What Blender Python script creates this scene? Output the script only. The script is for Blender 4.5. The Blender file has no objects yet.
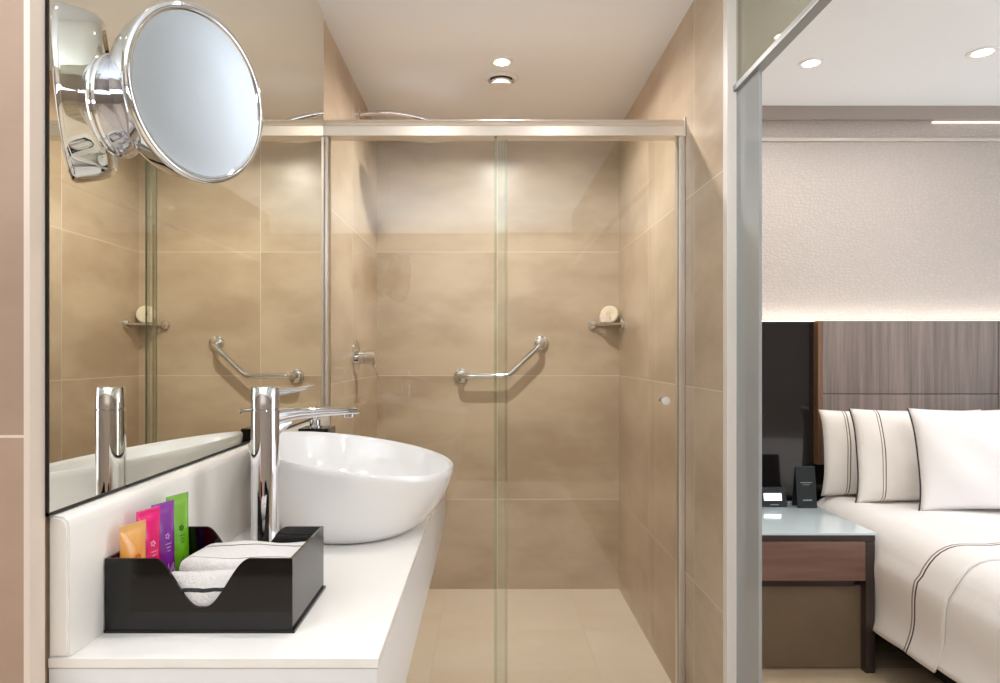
import bpy, bmesh, math, random
from mathutils import Vector, Matrix
sc = bpy.context.scene
COL = sc.collection
PI = math.pi
random.seed(7)
H = 1.136            # eye height above the floor
CEIL = 2.236
M = -0.5245           # mirror plane
RW = 0.64            # right wall of the bathroom

# ------------------------------------------------------------------ camera
cam_d = bpy.data.cameras.new('camera')
cam = bpy.data.objects.new('camera', cam_d)
COL.objects.link(cam)
cam.location = (0, 0, H)
cam.rotation_euler = (PI / 2, 0, 0)
cam_d.sensor_width = 36
cam_d.lens = 24.48
cam_d.shift_x = 0.013
cam_d.shift_y = 0.0135
cam_d.clip_start = 0.02
sc.camera = cam

# ------------------------------------------------------------------ world, exposure
w = bpy.data.worlds.new('world')
sc.world = w
w.use_nodes = True
w.node_tree.nodes['Background'].inputs[0].default_value = (1.0, 0.97, 0.94, 1)
w.node_tree.nodes['Background'].inputs[1].default_value = .5
vs = sc.view_settings
vs.view_transform = 'Standard'
vs.look = 'None'
vs.gamma = 1
vs.use_curve_mapping = False
vs.exposure = 0.0
sc.cycles.max_bounces = 12
sc.cycles.glossy_bounces = 8
sc.cycles.transparent_max_bounces = 24
sc.cycles.diffuse_bounces = 6
sc.cycles.caustics_reflective = True
sc.cycles.sample_clamp_indirect = 4

# lamp table: ceiling downlights (x, y, watts, rgb)
WARM = (1.0, 0.97, 0.945)
COOL = (1.0, 0.97, 0.94)
BATH_W, BED_W = 7.0, 4.2


def area_lamp(name, loc, size, power, col, rot=(0, 0, 0), shape='DISK', size_y=None, spread=PI, parent=None):
    l = bpy.data.lights.new(name, 'AREA')
    l.shape = shape
    l.size = size
    if size_y:
        l.size_y = size_y
    l.energy = power
    l.color = col
    l.spread = spread
    o = bpy.data.objects.new(name, l)
    COL.objects.link(o)
    o.location = loc
    o.rotation_euler = rot
    if parent:
        o.parent = parent
    return o


# daylight from the bedroom window far to the right (window itself is built below)
area_lamp('window_daylight', (5.0, 0.9, 1.35), 2.6, 34, (0.86, 0.93, 1.0), (0, PI / 2, 0), 'RECTANGLE', 1.9)


# added fill light behind the viewer, no fixture, shining up to brighten the ceiling
area_lamp('added_ceiling_fill', (-.5, -.80, 1.25), 2.2, 64, (0.82, 0.92, 1.0), (PI, 0, 0), 'RECTANGLE', 1.3)


area_lamp('added_bedroom_fill', (3.7, .9, 1.75), 2.2, 26, (0.86, 0.94, 1.0), (PI, 0, 0), 'RECTANGLE', 1.4)  # unseen upward fill without a fixture, added to lift the bedroom ceiling


# ------------------------------------------------------------------ materials
def lin(c):
    return tuple(((v / 255) / 12.92) if v / 255 <= 0.04045 else (((v / 255) + 0.055) / 1.055) ** 2.4 for v in c) + (1.0,)


class NT:
    def __init__(s, name):
        s.m = bpy.data.materials.new(name)
        s.m.use_nodes = True
        s.t = s.m.node_tree
        s.b = s.t.nodes['Principled BSDF']
        s.out = s.t.nodes['Material Output']

    def n(s, typ, **kw):
        o = s.t.nodes.new(typ)
        for k, v in kw.items():
            setattr(o, k, v)
        return o

    def l(s, a, b):
        s.t.links.new(a, b)

    def math(s, op, a, b=0.0, c=None):
        o = s.n('ShaderNodeMath', operation=op)
        for i, v in enumerate((a, b) if c is None else (a, b, c)):
            if isinstance(v, (int, float)):
                o.inputs[i].default_value = v
            else:
                s.l(v, o.inputs[i])
        return o.outputs[0]

    def noise(s, vec, scale, detail=3, rough=.5):
        o = s.n('ShaderNodeTexNoise')
        o.inputs['Scale'].default_value = scale
        o.inputs['Detail'].default_value = detail
        o.inputs['Roughness'].default_value = rough
        if vec is not None:
            s.l(vec, o.inputs['Vector'])
        return o.outputs['Fac']

    def mix(s, f, a, b):
        o = s.n('ShaderNodeMix', data_type='RGBA')
        for i, v in ((0, f), (6, a), (7, b)):
            if isinstance(v, (int, float, tuple)):
                o.inputs[i].default_value = v
            else:
                s.l(v, o.inputs[i])
        return o.outputs[2]

    def ramp(s, f, p0, c0, p1, c1):
        o = s.n('ShaderNodeValToRGB')
        e = o.color_ramp.elements
        e[0].position, e[0].color = p0, c0
        e[1].position, e[1].color = p1, c1
        s.l(f, o.inputs[0])
        return o.outputs[0]

    def bump(s, h, strength, dist=.002):
        o = s.n('ShaderNodeBump')
        o.inputs['Strength'].default_value = strength
        o.inputs['Distance'].default_value = dist
        s.l(h, o.inputs['Height'])
        s.l(o.outputs[0], s.b.inputs['Normal'])


def plain(name, rgb, rough=.5, metal=0, coat=0, emit=None, estr=0, spec=None, var=0.0):
    t = NT(name)
    t.b.inputs['Base Color'].default_value = lin(rgb)
    t.b.inputs['Roughness'].default_value = rough
    t.b.inputs['Metallic'].default_value = metal
    t.b.inputs['Coat Weight'].default_value = coat
    t.b.inputs['Coat Roughness'].default_value = .03
    if spec is not None:
        t.b.inputs['Specular IOR Level'].default_value = spec
    if emit:
        t.b.inputs['Emission Color'].default_value = lin(emit)
        t.b.inputs['Emission Strength'].default_value = estr
    if var:
        g = t.n('ShaderNodeTexCoord')
        f = t.noise(g.outputs['Object'], 9, 4)
        a = lin(rgb)
        t.l(t.mix(f, tuple(v * (1 - var) for v in a[:3]) + (1,), tuple(min(1, v * (1 + var)) for v in a[:3]) + (1,)), t.b.inputs['Base Color'])
    return t.m


def tile_mat(name, a1, o1, a2, o2, base, dark, grout, s1=.6, s2=.6, rough=.3, gw=.0016):
    """stone-look tiles: joints every s1 along world axis a1, every s2 along a2"""
    t = NT(name)
    g = t.n('ShaderNodeNewGeometry')
    sp = t.n('ShaderNodeSeparateXYZ')
    t.l(g.outputs['Position'], sp.inputs[0])
    ds, cells = [], []
    for ax, off, s in ((a1, o1, s1), (a2, o2, s2)):
        u = t.math('DIVIDE', t.math('SUBTRACT', sp.outputs[ax], off), s)
        fr = t.math('FRACT', t.math('ADD', u, 50.0))
        d = t.math('MINIMUM', fr, t.math('SUBTRACT', 1.0, fr))
        ds.append(t.math('MULTIPLY', d, s))
        cells.append(t.math('FLOOR', t.math('ADD', u, 50.0)))
    d = t.math('MINIMUM', ds[0], ds[1])
    gm = t.math('LESS_THAN', d, gw)
    cv = t.n('ShaderNodeCombineXYZ')
    t.l(t.math('MULTIPLY', cells[0], 3.7), cv.inputs[0])
    t.l(t.math('MULTIPLY', cells[1], 5.3), cv.inputs[1])
    va = t.n('ShaderNodeVectorMath', operation='ADD')
    t.l(g.outputs['Position'], va.inputs[0])
    t.l(cv.outputs[0], va.inputs[1])
    mp = t.n('ShaderNodeMapping')
    mp.inputs['Scale'].default_value = (1.0, 1.0, 2.2) if a2 == 2 else (1.0, 1.8, 1.0)
    t.l(va.outputs[0], mp.inputs[0])
    f = t.noise(mp.outputs[0], 2.0, 5, .55)
    c = t.ramp(f, .36, lin(dark), .62, lin(base))
    f2 = t.noise(mp.outputs[0], 45, 3, .7)
    c = t.mix(t.math('MULTIPLY', f2, .10), c, lin(tuple(v * .8 for v in dark)))
    t.l(t.mix(gm, c, lin(grout)), t.b.inputs['Base Color'])
    t.b.inputs['Roughness'].default_value = rough
    t.l(t.math('MULTIPLY_ADD', f2, .12, rough - .06), t.b.inputs['Roughness'])
    hh = t.math('MULTIPLY', gm, -1.0)
    t.bump(t.math('ADD', hh, t.math('MULTIPLY', f2, .05)), .25, .001)
    return t.m


def glass_mat(name, tint=(.97, .985, .975), ior=1.5, gain=1.0, rough=0.0):
    t = NT(name)
    t.t.nodes.remove(t.b)
    tr = t.n('ShaderNodeBsdfTransparent')
    tr.inputs[0].default_value = tint + (1,)
    gl = t.n('ShaderNodeBsdfGlossy')
    gl.inputs['Roughness'].default_value = rough
    fr = t.n('ShaderNodeFresnel')
    fr.inputs[0].default_value = ior
    mx = t.n('ShaderNodeMixShader')
    t.l(t.math('MULTIPLY', fr.outputs[0], gain), mx.inputs[0])
    t.l(tr.outputs[0], mx.inputs[1])
    t.l(gl.outputs[0], mx.inputs[2])
    t.l(mx.outputs[0], t.out.inputs[0])
    return t.m


MAT = {}
TB, TD, TG = (207, 187, 163), (181, 159, 134), (224, 211, 194)
MAT['tile_x'] = tile_mat('tile_back', 0, .05, 2, .436, TB, TD, TG)
MAT['tile_y'] = tile_mat('tile_side', 1, 2.70, 2, .436, TB, TD, TG)
MAT['tile_pier'] = tile_mat('tile_pier', 0, -1.2, 2, .442, (176, 148, 128), (163, 135, 115), (222, 206, 192), rough=.5)
MAT['tile_floor'] = tile_mat('tile_floor', 0, .4, 1, 2.80, (240, 226, 207), (232, 214, 192), (226, 208, 186), rough=.38)
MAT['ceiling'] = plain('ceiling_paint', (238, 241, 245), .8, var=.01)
MAT['white_wall'] = plain('white_wall', (226, 222, 216), .7)
MAT['chrome'] = plain('chrome', (225, 225, 228), .05, 1)
MAT['satin'] = plain('satin_aluminium', (222, 215, 208), .32, .75)
MAT['rail'] = plain('anodised_aluminium', (226, 214, 202), .30, .55)
MAT['jamb'] = plain('jamb_paint', (235, 228, 222), .35)
MAT['mirror'] = plain('mirror_silver', (242, 240, 230), .0, 1)
MAT['mag_mirror'] = plain('magnifying_silver', (203, 210, 218), .24, 1)
MAT['ceramic'] = plain('white_ceramic', (240, 238, 237), .12, 0, .6)
MAT['counter'] = plain('white_solid_surface', (238, 233, 227), .22, 0, .3)
MAT['counter_edge'] = plain('counter_front', (228, 226, 226), .3, 0, .2)
MAT['black_gloss'] = plain('black_acrylic', (5, 4, 4), .05, 0, 0, spec=.5)
MAT['black_line'] = plain('black_edge', (14, 12, 11), .4)
MAT['black_matte'] = plain('black_plastic', (18, 17, 17), .35)
MAT['glass'] = glass_mat('clear_glass', (.95, .965, .945), 1.5, 1.3)
MAT['glass_edge'] = plain('glass_edge', (165, 172, 150), .15)
MAT['seal'] = glass_mat('clear_seal', (.90, .93, .88), 1.4, 1.0, .15)
MAT['grey_glass'] = None
MAT['white_plastic'] = plain('white_plastic', (236, 234, 232), .35)
MAT['lamp_on'] = plain('lamp_glow', (255, 250, 240), .5, emit=(255, 247, 232), estr=14)
MAT['lamp_cool'] = plain('lamp_glow_bedroom', (255, 250, 240), .5, emit=(255, 252, 246), estr=12)
MAT['led'] = plain('led_strip', (255, 250, 235), .5, emit=(255, 250, 226), estr=2)
MAT['display'] = plain('clock_display', (235, 240, 245), .3, emit=(235, 243, 250), estr=1.3)
MAT['dark_gloss'] = plain('dark_lacquer', (30, 27, 28), .12, 0, .4)
MAT['brown_wood'] = None
MAT['bronze'] = plain('bronze_strip', (140, 108, 84), .35, .5)
MAT['dark_teal'] = plain('dark_teal_card', (26, 34, 38), .35, 0, .2)
MAT['grey_print'] = plain('grey_print', (150, 160, 165), .5)
MAT['table_glass'] = plain('frosted_table_glass', (216, 231, 236), .16, 0, .8)
MAT['cream_paper'] = plain('cream_paper', (226, 214, 188), .6)
MAT['soap_paper'] = plain('soap_wrap', (236, 224, 200), .5)
MAT['pink_paper'] = plain('soap_carton', (232, 214, 200), .5)
MAT['bed_base'] = plain('dark_bed_base', (28, 24, 24), .7)
MAT['trim'] = plain('pale_corner_trim', (222, 206, 192), .4, .1)

# frosted grey sliding glass leaf
t = NT('frosted_grey_glass')
t.b.inputs['Base Color'].default_value = lin((170, 174, 176))
t.b.inputs['Roughness'].default_value = .10
tr = t.n('ShaderNodeBsdfTransparent')
tr.inputs[0].default_value = (.75, .77, .76, 1)
mx = t.n('ShaderNodeMixShader')
mx.inputs[0].default_value = .82
t.l(tr.outputs[0], mx.inputs[1])
t.l(t.b.outputs[0], mx.inputs[2])
t.l(mx.outputs[0], t.out.inputs[0])
MAT['grey_glass'] = t.m
t = NT('tinted_transom_glass')
t.b.inputs['Base Color'].default_value = lin((172, 168, 150))
t.b.inputs['Roughness'].default_value = .08
tr = t.n('ShaderNodeBsdfTransparent')
tr.inputs[0].default_value = (.80, .80, .75, 1)
mx = t.n('ShaderNodeMixShader')
mx.inputs[0].default_value = .45
t.l(tr.outputs[0], mx.inputs[1])
t.l(t.b.outputs[0], mx.inputs[2])
t.l(mx.outputs[0], t.out.inputs[0])
MAT['transom_glass'] = t.m

# wood of the nightstand
t = NT('brown_wood')
g = t.n('ShaderNodeNewGeometry')
mp = t.n('ShaderNodeMapping')
mp.inputs['Scale'].default_value = (1.2, 6, 14)
t.l(g.outputs['Position'], mp.inputs[0])
f = t.noise(mp.outputs[0], 3, 4)
t.l(t.ramp(f, .3, lin((116, 86, 76)), .7, lin((138, 106, 94))), t.b.inputs['Base Color'])
t.b.inputs['Roughness'].default_value = .35
MAT['brown_wood'] = t.m
MAT['dark_wood'] = plain('dark_wood', (58, 46, 44), .35, 0, .2)

# wood floor of the bedroom
t = NT('wood_floor')
g = t.n('ShaderNodeNewGeometry')
sp = t.n('ShaderNodeSeparateXYZ')
t.l(g.outputs['Position'], sp.inputs[0])
fy = t.math('FRACT', t.math('ADD', t.math('DIVIDE', sp.outputs[1], .14), 20.35))
row = t.math('FLOOR', t.math('ADD', t.math('DIVIDE', sp.outputs[1], .14), 20.35))
joint = t.math('LESS_THAN', fy, .02)
mp = t.n('ShaderNodeMapping')
mp.inputs['Scale'].default_value = (1.5, 16, 1)
t.l(g.outputs['Position'], mp.inputs[0])
f = t.noise(mp.outputs[0], 2.5, 5)
wn = t.n('ShaderNodeTexWhiteNoise', noise_dimensions='1D')
t.l(row, wn.inputs['W'])
c = t.ramp(t.math('ADD', t.math('MULTIPLY', f, .6), t.math('MULTIPLY', wn.outputs[0], .4)), .25, lin((164, 146, 122)), .8, lin((200, 180, 152)))
t.l(t.mix(joint, c, lin((80, 66, 52))), t.b.inputs['Base Color'])
t.b.inputs['Roughness'].default_value = .42
MAT['wood_floor'] = t.m

# pebbled wallpaper
t = NT('pebbled_wallcovering')
g = t.n('ShaderNodeNewGeometry')
mp = t.n('ShaderNodeMapping')
mp.inputs['Scale'].default_value = (1, 1, 1.45)
t.l(g.outputs['Position'], mp.inputs[0])
nz = t.n('ShaderNodeTexNoise')
nz.inputs['Scale'].default_value = 4
t.l(mp.outputs[0], nz.inputs['Vector'])
vm = t.n('ShaderNodeVectorMath', operation='MULTIPLY_ADD')
t.l(nz.outputs['Color'], vm.inputs[0])
vm.inputs[1].default_value = (.12, .12, .12)
t.l(mp.outputs[0], vm.inputs[2])
vo = t.n('ShaderNodeTexVoronoi', feature='DISTANCE_TO_EDGE')
vo.inputs['Scale'].default_value = 47
vo.inputs['Randomness'].default_value = .75
t.l(vm.outputs[0], vo.inputs['Vector'])
hgt = t.ramp(vo.outputs['Distance'], .0, (0, 0, 0, 1), .22, (1, 1, 1, 1))
t.l(t.mix(hgt, lin((176, 167, 161)), lin((183, 173, 167))), t.b.inputs['Base Color'])
t.b.inputs['Roughness'].default_value = .5
t.bump(hgt, .5, .002)
MAT['wallpaper'] = t.m

# striated headboard fabric
t = NT('striated_fabric')
g = t.n('ShaderNodeNewGeometry')
mp = t.n('ShaderNodeMapping')
mp.inputs['Scale'].default_value = (34, 34, .9)
t.l(g.outputs['Position'], mp.inputs[0])
f = t.noise(mp.outputs[0], 1.6, 6, .7)
mp2 = t.n('ShaderNodeMapping')
mp2.inputs['Scale'].default_value = (60, 60, 260)
t.l(g.outputs['Position'], mp2.inputs[0])
f2 = t.noise(mp2.outputs[0], 4, 2)
c = t.ramp(f, .3, lin((92, 80, 75)), .72, lin((146, 131, 124)))
t.l(c, t.b.inputs['Base Color'])
t.b.inputs['Roughness'].default_value = .55
t.b.inputs['Sheen Weight'].default_value = .4
t.bump(f2, .3, .002)
MAT['headboard'] = t.m


def fabric(name, rgb, stripes=(), axis=None, uv=None, scale=1.0, bumpy=.25, rough=.75):
    """white linen; stripes: (centre, half width, rgb) along a local object axis or UV.y"""
    t = NT(name)
    tc = t.n('ShaderNodeTexCoord')
    sp = t.n('ShaderNodeSeparateXYZ')
    t.l(tc.outputs['UV' if uv else 'Object'], sp.inputs[0])
    c = lin(rgb)
    v = sp.outputs[axis if axis is not None else 1]
    cur = None
    for cen, hw, col in stripes:
        mk = t.math('LESS_THAN', t.math('ABSOLUTE', t.math('SUBTRACT', v, cen)), hw)
        cur = t.mix(mk, c if cur is None else cur, lin(col))
    if cur is None:
        t.b.inputs['Base Color'].default_value = c
    else:
        t.l(cur, t.b.inputs['Base Color'])
    t.b.inputs['Roughness'].default_value = rough
    t.b.inputs['Sheen Weight'].default_value = .2
    n1 = t.noise(tc.outputs['Object'], 7 * scale, 3)
    n2 = t.noise(tc.outputs['Object'], 420 * scale, 2)
    t.bump(t.math('ADD', n1, t.math('MULTIPLY', n2, .02)), bumpy, .02)
    return t.m


ST = (84, 62, 52)
SD = (52, 46, 52)
MAT['pillow_stripe'] = fabric('pillow_linen_striped', (240, 235, 230), ((-.250, .0018, (150, 124, 108)), (-.2395, .0020, ST)), 0)
MAT['pillow_plain'] = fabric('pillow_linen', (240, 236, 236))
MAT['sheet'] = fabric('sheet_linen', (238, 234, 231), ((.152, .0036, (150, 126, 112)), (.1375, .0036, SD)), 1, uv=True)
MAT['duvet'] = fabric('duvet_linen', (238, 234, 232))
MAT['mattress'] = fabric('mattress_sheet', (236, 226, 208))
MAT['piping'] = plain('dark_piping', (52, 46, 50), .7)
MAT['towel'] = None
t = NT('terry_towel')
tc = t.n('ShaderNodeTexCoord')
f = t.noise(tc.outputs['Object'], 420, 3, .7)
t.l(t.mix(f, lin((212, 205, 200)), lin((250, 246, 242))), t.b.inputs['Base Color'])
t.b.inputs['Roughness'].default_value = .95
t.b.inputs['Sheen Weight'].default_value = .5
t.bump(f, .9, .003)
MAT['towel'] = t.m
MAT['towel_grey'] = plain('towel_shadow_weave', (196, 190, 186), .95)


# ------------------------------------------------------------------ mesh helpers
def finish(o, smooth=True, angle=35):
    me = o.data
    if smooth:
        for p in me.polygons:
            p.use_smooth = True
        try:
            me.set_sharp_from_angle(angle=math.radians(angle))
        except Exception:
            pass


def wloc(o):
    v = Vector((0, 0, 0))
    while o is not None:
        v += o.location
        o = o.parent
    return v


def obj(name, bm, mat, parent=None, origin=None, local=False, smooth=True, angle=35):
    """bm in world coordinates unless local=True"""
    bmesh.ops.recalc_face_normals(bm, faces=bm.faces)
    me = bpy.data.meshes.new(name)
    o = bpy.data.objects.new(name, me)
    COL.objects.link(o)
    if parent is not None:
        o.parent = parent
        if not local:
            bmesh.ops.translate(bm, verts=bm.verts, vec=-wloc(parent))
    elif origin is not None:
        if not local:
            bmesh.ops.translate(bm, verts=bm.verts, vec=-Vector(origin))
        o.location = origin
    bm.to_mesh(me)
    bm.free()
    for m in (mat if isinstance(mat, (list, tuple)) else [mat]):
        me.materials.append(m)
    finish(o, smooth, angle)
    return o


def thing(name, label, cat, loc=(0, 0, 0), group=None, rot=(0, 0, 0)):
    o = bpy.data.objects.new(name, None)
    o.empty_display_size = .05
    COL.objects.link(o)
    o.location = loc
    o.rotation_euler = rot
    return tag(o, label, cat, group)


def tag(o, label, cat, group=None, kind=None):
    o['label'] = label
    o['category'] = cat
    if group:
        o['group'] = group
    if kind:
        o['kind'] = kind
    return o


def struct(name, bm, mat, label, cat, **kw):
    o = obj(name, bm, mat, **kw)
    return tag(o, label, cat, kind='structure')


def box(x0, x1, y0, y1, z0, z1, bev=0.0, seg=2, bm=None):
    own = bm is None
    b = bmesh.new()
    v = [b.verts.new((x, y, z)) for x in (x0, x1) for y in (y0, y1) for z in (z0, z1)]
    for f in ((0, 1, 3, 2), (4, 6, 7, 5), (0, 4, 5, 1), (2, 3, 7, 6), (0, 2, 6, 4), (1, 5, 7, 3)):
        b.faces.new([v[i] for i in f])
    if bev:
        bmesh.ops.bevel(b, geom=b.edges[:], offset=bev, segments=seg, affect='EDGES', profile=.7)
    if own:
        return b
    join(bm, b)
    return bm


def join(dst, src, mi=None):
    me = bpy.data.meshes.new('tmp')
    src.to_mesh(me)
    src.free()
    n = len(dst.faces)
    dst.from_mesh(me)
    bpy.data.meshes.remove(me)
    if mi is not None:
        dst.faces.ensure_lookup_table()
        for f in dst.faces[n:]:
            f.material_index = mi


def frame(n):
    n = Vector(n).normalized()
    up = Vector((0, 0, 1)) if abs(n.z) < .9 else Vector((1, 0, 0))
    u = up.cross(n).normalized()
    return u, n.cross(u).normalized(), n


def loft(rings, closed=True, cap0=True, cap1=True, bm=None):
    b = bmesh.new() if bm is None else bm
    R = [[b.verts.new(p) for p in r] for r in rings]
    n = len(R[0])
    for a, c in zip(R, R[1:]):
        for i in range(n if closed else n - 1):
            j = (i + 1) % n
            b.faces.new((a[i], a[j], c[j], c[i]))
    if cap0:
        b.faces.new(R[0][::-1])
    if cap1:
        b.faces.new(R[-1])
    return b


def lathe(c, axis, prof, seg=48, cap0=True, cap1=True, bm=None):
    """prof: list of (distance along axis, radius)"""
    u, v, n = frame(axis)
    c = Vector(c)
    rings = []
    for d, r in prof:
        r = max(r, 1e-5)
        rings.append([c + n * d + u * (r * math.cos(2 * PI * i / seg)) + v * (r * math.sin(2 * PI * i / seg)) for i in range(seg)])
    return loft(rings, True, cap0, cap1, bm)


def torus(c, axis, R, r, seg=72, ms=12, bm=None, sx=1.0):
    u, v, n = frame(axis)
    c = Vector(c)
    b = bmesh.new() if bm is None else bm
    G = []
    for i in range(seg):
        a = 2 * PI * i / seg
        d = u * math.cos(a) + v * math.sin(a)
        G.append([b.verts.new(c + d * (R + r * math.cos(2 * PI * j / ms)) + n * (r * sx * math.sin(2 * PI * j / ms))) for j in range(ms)])
    for i in range(seg):
        for j in range(ms):
            b.faces.new((G[i][j], G[(i + 1) % seg][j], G[(i + 1) % seg][(j + 1) % ms], G[i][(j + 1) % ms]))
    return b


def smooth_path(pts, rad, k=8):
    """round the corners of a polyline"""
    P = [Vector(p) for p in pts]
    out = [P[0]]
    for i in range(1, len(P) - 1):
        a, b, c = P[i - 1], P[i], P[i + 1]
        r = min(rad, (a - b).length * .45, (c - b).length * .45)
        p0 = b + (a - b).normalized() * r
        p1 = b + (c - b).normalized() * r
        for j in range(k + 1):
            t = j / k
            out.append(p0 * (1 - t) ** 2 + b * 2 * t * (1 - t) + p1 * t * t)
    out.append(P[-1])
    return out


def tube(pts, r, seg=16, bm=None, cap=True):
    P = [Vector(p) for p in pts]
    rr = r if isinstance(r, (list, tuple)) else [r] * len(P)
    t0 = (P[1] - P[0]).normalized()
    u, v, _ = frame(t0)
    rings = []
    for i, p in enumerate(P):
        t = (P[min(i + 1, len(P) - 1)] - P[max(i - 1, 0)]).normalized()
        u = (u - t * u.dot(t)).normalized()
        v = t.cross(u)
        rings.append([p + (u * math.cos(2 * PI * k / seg) + v * math.sin(2 * PI * k / seg)) * rr[i] for k in range(seg)])
    return loft(rings, True, cap, cap, bm)


def se(a, n):      # superellipse point
    c, s = math.cos(a), math.sin(a)
    return math.copysign(abs(c) ** (2 / n), c), math.copysign(abs(s) ** (2 / n), s)


# ================================================================== SETTING
FAR = 3.30
BW = 3.03           # bedroom head wall
struct('wall_back', box(-.80, .70, FAR, FAR + .1, 0, CEIL), MAT['tile_x'], 'beige stone tiled back wall of the shower', 'wall', smooth=False)
struct('wall_left', box(-.80, -.534, .797, FAR, 0, CEIL), [MAT['tile_y']], 'beige tiled wall carrying the vanity mirror and shower mixer', 'wall', smooth=False)
struct('wall_pier', box(-1.8, -.5345, .785, .797, 0, CEIL), MAT['tile_pier'], 'brown tiled wall end at the left edge', 'wall', smooth=False)
struct('trim_1', box(-.5345, -.5275, .7845, .8115, 0, CEIL), MAT['trim'], 'pale vertical corner strip left of the mirror', 'trim', smooth=False)
struct('wall_right', box(RW, RW + .05, 1.842, FAR, 0, CEIL), MAT['tile_y'], 'beige tiled wall on the right of the shower', 'wall', smooth=False)
struct('floor', box(-1.8, .675, -1.7, FAR, -.1, 0), MAT['tile_floor'], 'pale beige tiled shower floor', 'floor', smooth=False)
struct('floor', box(.675, 5.2, -1.7, BW + .1, -.1, 0), MAT['wood_floor'], 'brown wooden bedroom floor under the nightstand', 'floor', smooth=False)
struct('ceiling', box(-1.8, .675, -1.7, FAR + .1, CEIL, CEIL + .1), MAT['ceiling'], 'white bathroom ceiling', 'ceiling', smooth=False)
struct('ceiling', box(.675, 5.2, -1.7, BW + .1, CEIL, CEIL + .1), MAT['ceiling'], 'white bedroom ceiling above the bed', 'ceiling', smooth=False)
struct('wall_rear', box(-1.8, 5.2, -1.8, -1.7, 0, CEIL), plain('taupe_wall', (160, 146, 134), .6), 'plain wall behind the viewer', 'wall', smooth=False)
struct('wall_entry', box(-1.9, -1.8, -1.7, .8, 0, CEIL), MAT['white_wall'], 'plain wall on the far left of the bathroom', 'wall', smooth=False)
struct('wall_bedroom', box(.69, 5.2, BW, BW + .1, 0, CEIL), MAT['wallpaper'], 'taupe pebbled wallcovering above the headboard', 'wall', smooth=False)
struct('wall_outer', box(5.2, 5.3, -1.7, BW, 0, CEIL), MAT['white_wall'], 'pale wall at the far side of the bedroom', 'wall', smooth=False)
struct('window_1', box(5.17, 5.2, -.4, 2.2, .4, 2.3 - .1), plain('daylit_blind', (235, 240, 245), .8, emit=(205, 215, 226), estr=.9), 'daylit window in the bedroom side wall', 'window', smooth=False)

# jamb, sliding door, transom
struct('trim_2', box(RW - .001, RW + .029, 1.810, 1.842, 0, CEIL, .002), MAT['jamb'], 'tall white jamb at the end of the tiled wall', 'trim', smooth=False)
dr = struct('door_1', box(.664, .672, 1.662, 1.812, .01, 1.836), MAT['grey_glass'], 'frosted grey glass sliding door beside the white jamb', 'door', smooth=False)
tg = struct('window_2', box(.664, .670, -.9, 1.812, 1.850, CEIL), MAT['transom_glass'], 'tinted glass transom above the sliding door', 'window', smooth=False)
struct('trim_3', box(.655, .682, -.9, 1.812, 1.836, 1.852, .002), plain('grey_track', (150, 149, 147), .3), 'grey head track under the tinted glass transom', 'trim', smooth=False)
# cornice on the bedroom wall
struct('trim_4', box(.69, 5.2, BW - .03, BW, CEIL - .058, CEIL), plain('cornice_paint', (160, 149, 142), .6), 'taupe band along the top of the bedroom wall', 'trim', smooth=False)
struct('trim_5', box(.69, 5.2, BW - .012, BW, CEIL - .150, CEIL - .135, .003), plain('cove_ledge', (196, 186, 178), .3), 'thin horizontal ledge below the taupe band', 'trim', smooth=False)


# ================================================================== DOWNLIGHTS
def downlight(x, y, label, room, power, R=.043, group=None):
    t = thing('downlight', label, 'ceiling light', (x, y, CEIL), group)
    z = CEIL
    b = lathe((x, y, z), (0, 0, -1), [(0, R), (.004, R), (.005, R - .004), (.004, R * .72), (-.0 + .001, R * .66)], 40, False, False)
    obj('trim_ring', b, MAT['white_plastic'], t)
    b = lathe((x, y, z - .0015), (0, 0, -1), [(0, R * .62), (.002, R * .6), (.003, R * .4)], 32)
    obj('lamp_lens', b, MAT['lamp_on' if room == 'bath' else 'lamp_cool'], t)
    area_lamp('downlight_beam', (0, 0, -.008), R * 1.1, power, WARM if room == 'bath' else COOL, spread=math.radians(165), parent=t)
    return t


downlight(.056, 2.55, 'small round recessed downlight above the shower, in front of the air vent', 'bath', BATH_W * 2.3)
for i, (x, y) in enumerate(((-.25, 1.13), (.32, 1.13), (-1.1, .1))):  # unseen downlights added for even light, placed clear of the glass reflections
    downlight(x, y, 'added round recessed downlight in the bathroom ceiling out of view', 'bath', BATH_W * .40, group='added bathroom downlights out of view')
downlight(1.22, 2.56, 'recessed bedroom downlight over the nightstand, just right of the glass transom', 'bed', BED_W, .045)
downlight(1.80, 2.47, 'recessed bedroom downlight over the pillows at the right edge', 'bed', BED_W, .05)
downlight(1.02, 2.345, 'recessed bedroom downlight seen at the rim of the tinted transom', 'bed', BED_W * .5, .04)
for x, y in ((1.5, 1.3), (2.9, 1.6), (2.9, .2), (1.3, -.6)):
    downlight(x, y, 'recessed downlight in the bedroom ceiling out of view', 'bed', BED_W, group='bedroom downlights out of view')

# exhaust vent
vx, vy = .056, 2.70
t = thing('exhaust_vent', 'round white exhaust vent in the shower ceiling behind the downlight', 'vent', (vx, vy, CEIL))
obj('rim', lathe((vx, vy, CEIL), (0, 0, -1), [(0, .067), (.004, .068), (.009, .064), (.012, .054), (.006, .047), (.002, .044)], 48, False, False), MAT['white_plastic'], t)
obj('throat', lathe((vx, vy, CEIL), (0, 0, -1), [(.0005, .0455), (.0015, .0455)], 40), plain('vent_throat', (90, 86, 82), .7), t)
obj('disc', lathe((vx, vy, CEIL), (0, 0, -1), [(.010, .030), (.014, .040), (.022, .0425), (.030, .040), (.033, .034), (.033, .02), (.0315, .004)], 48), MAT['white_plastic'], t)

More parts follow.
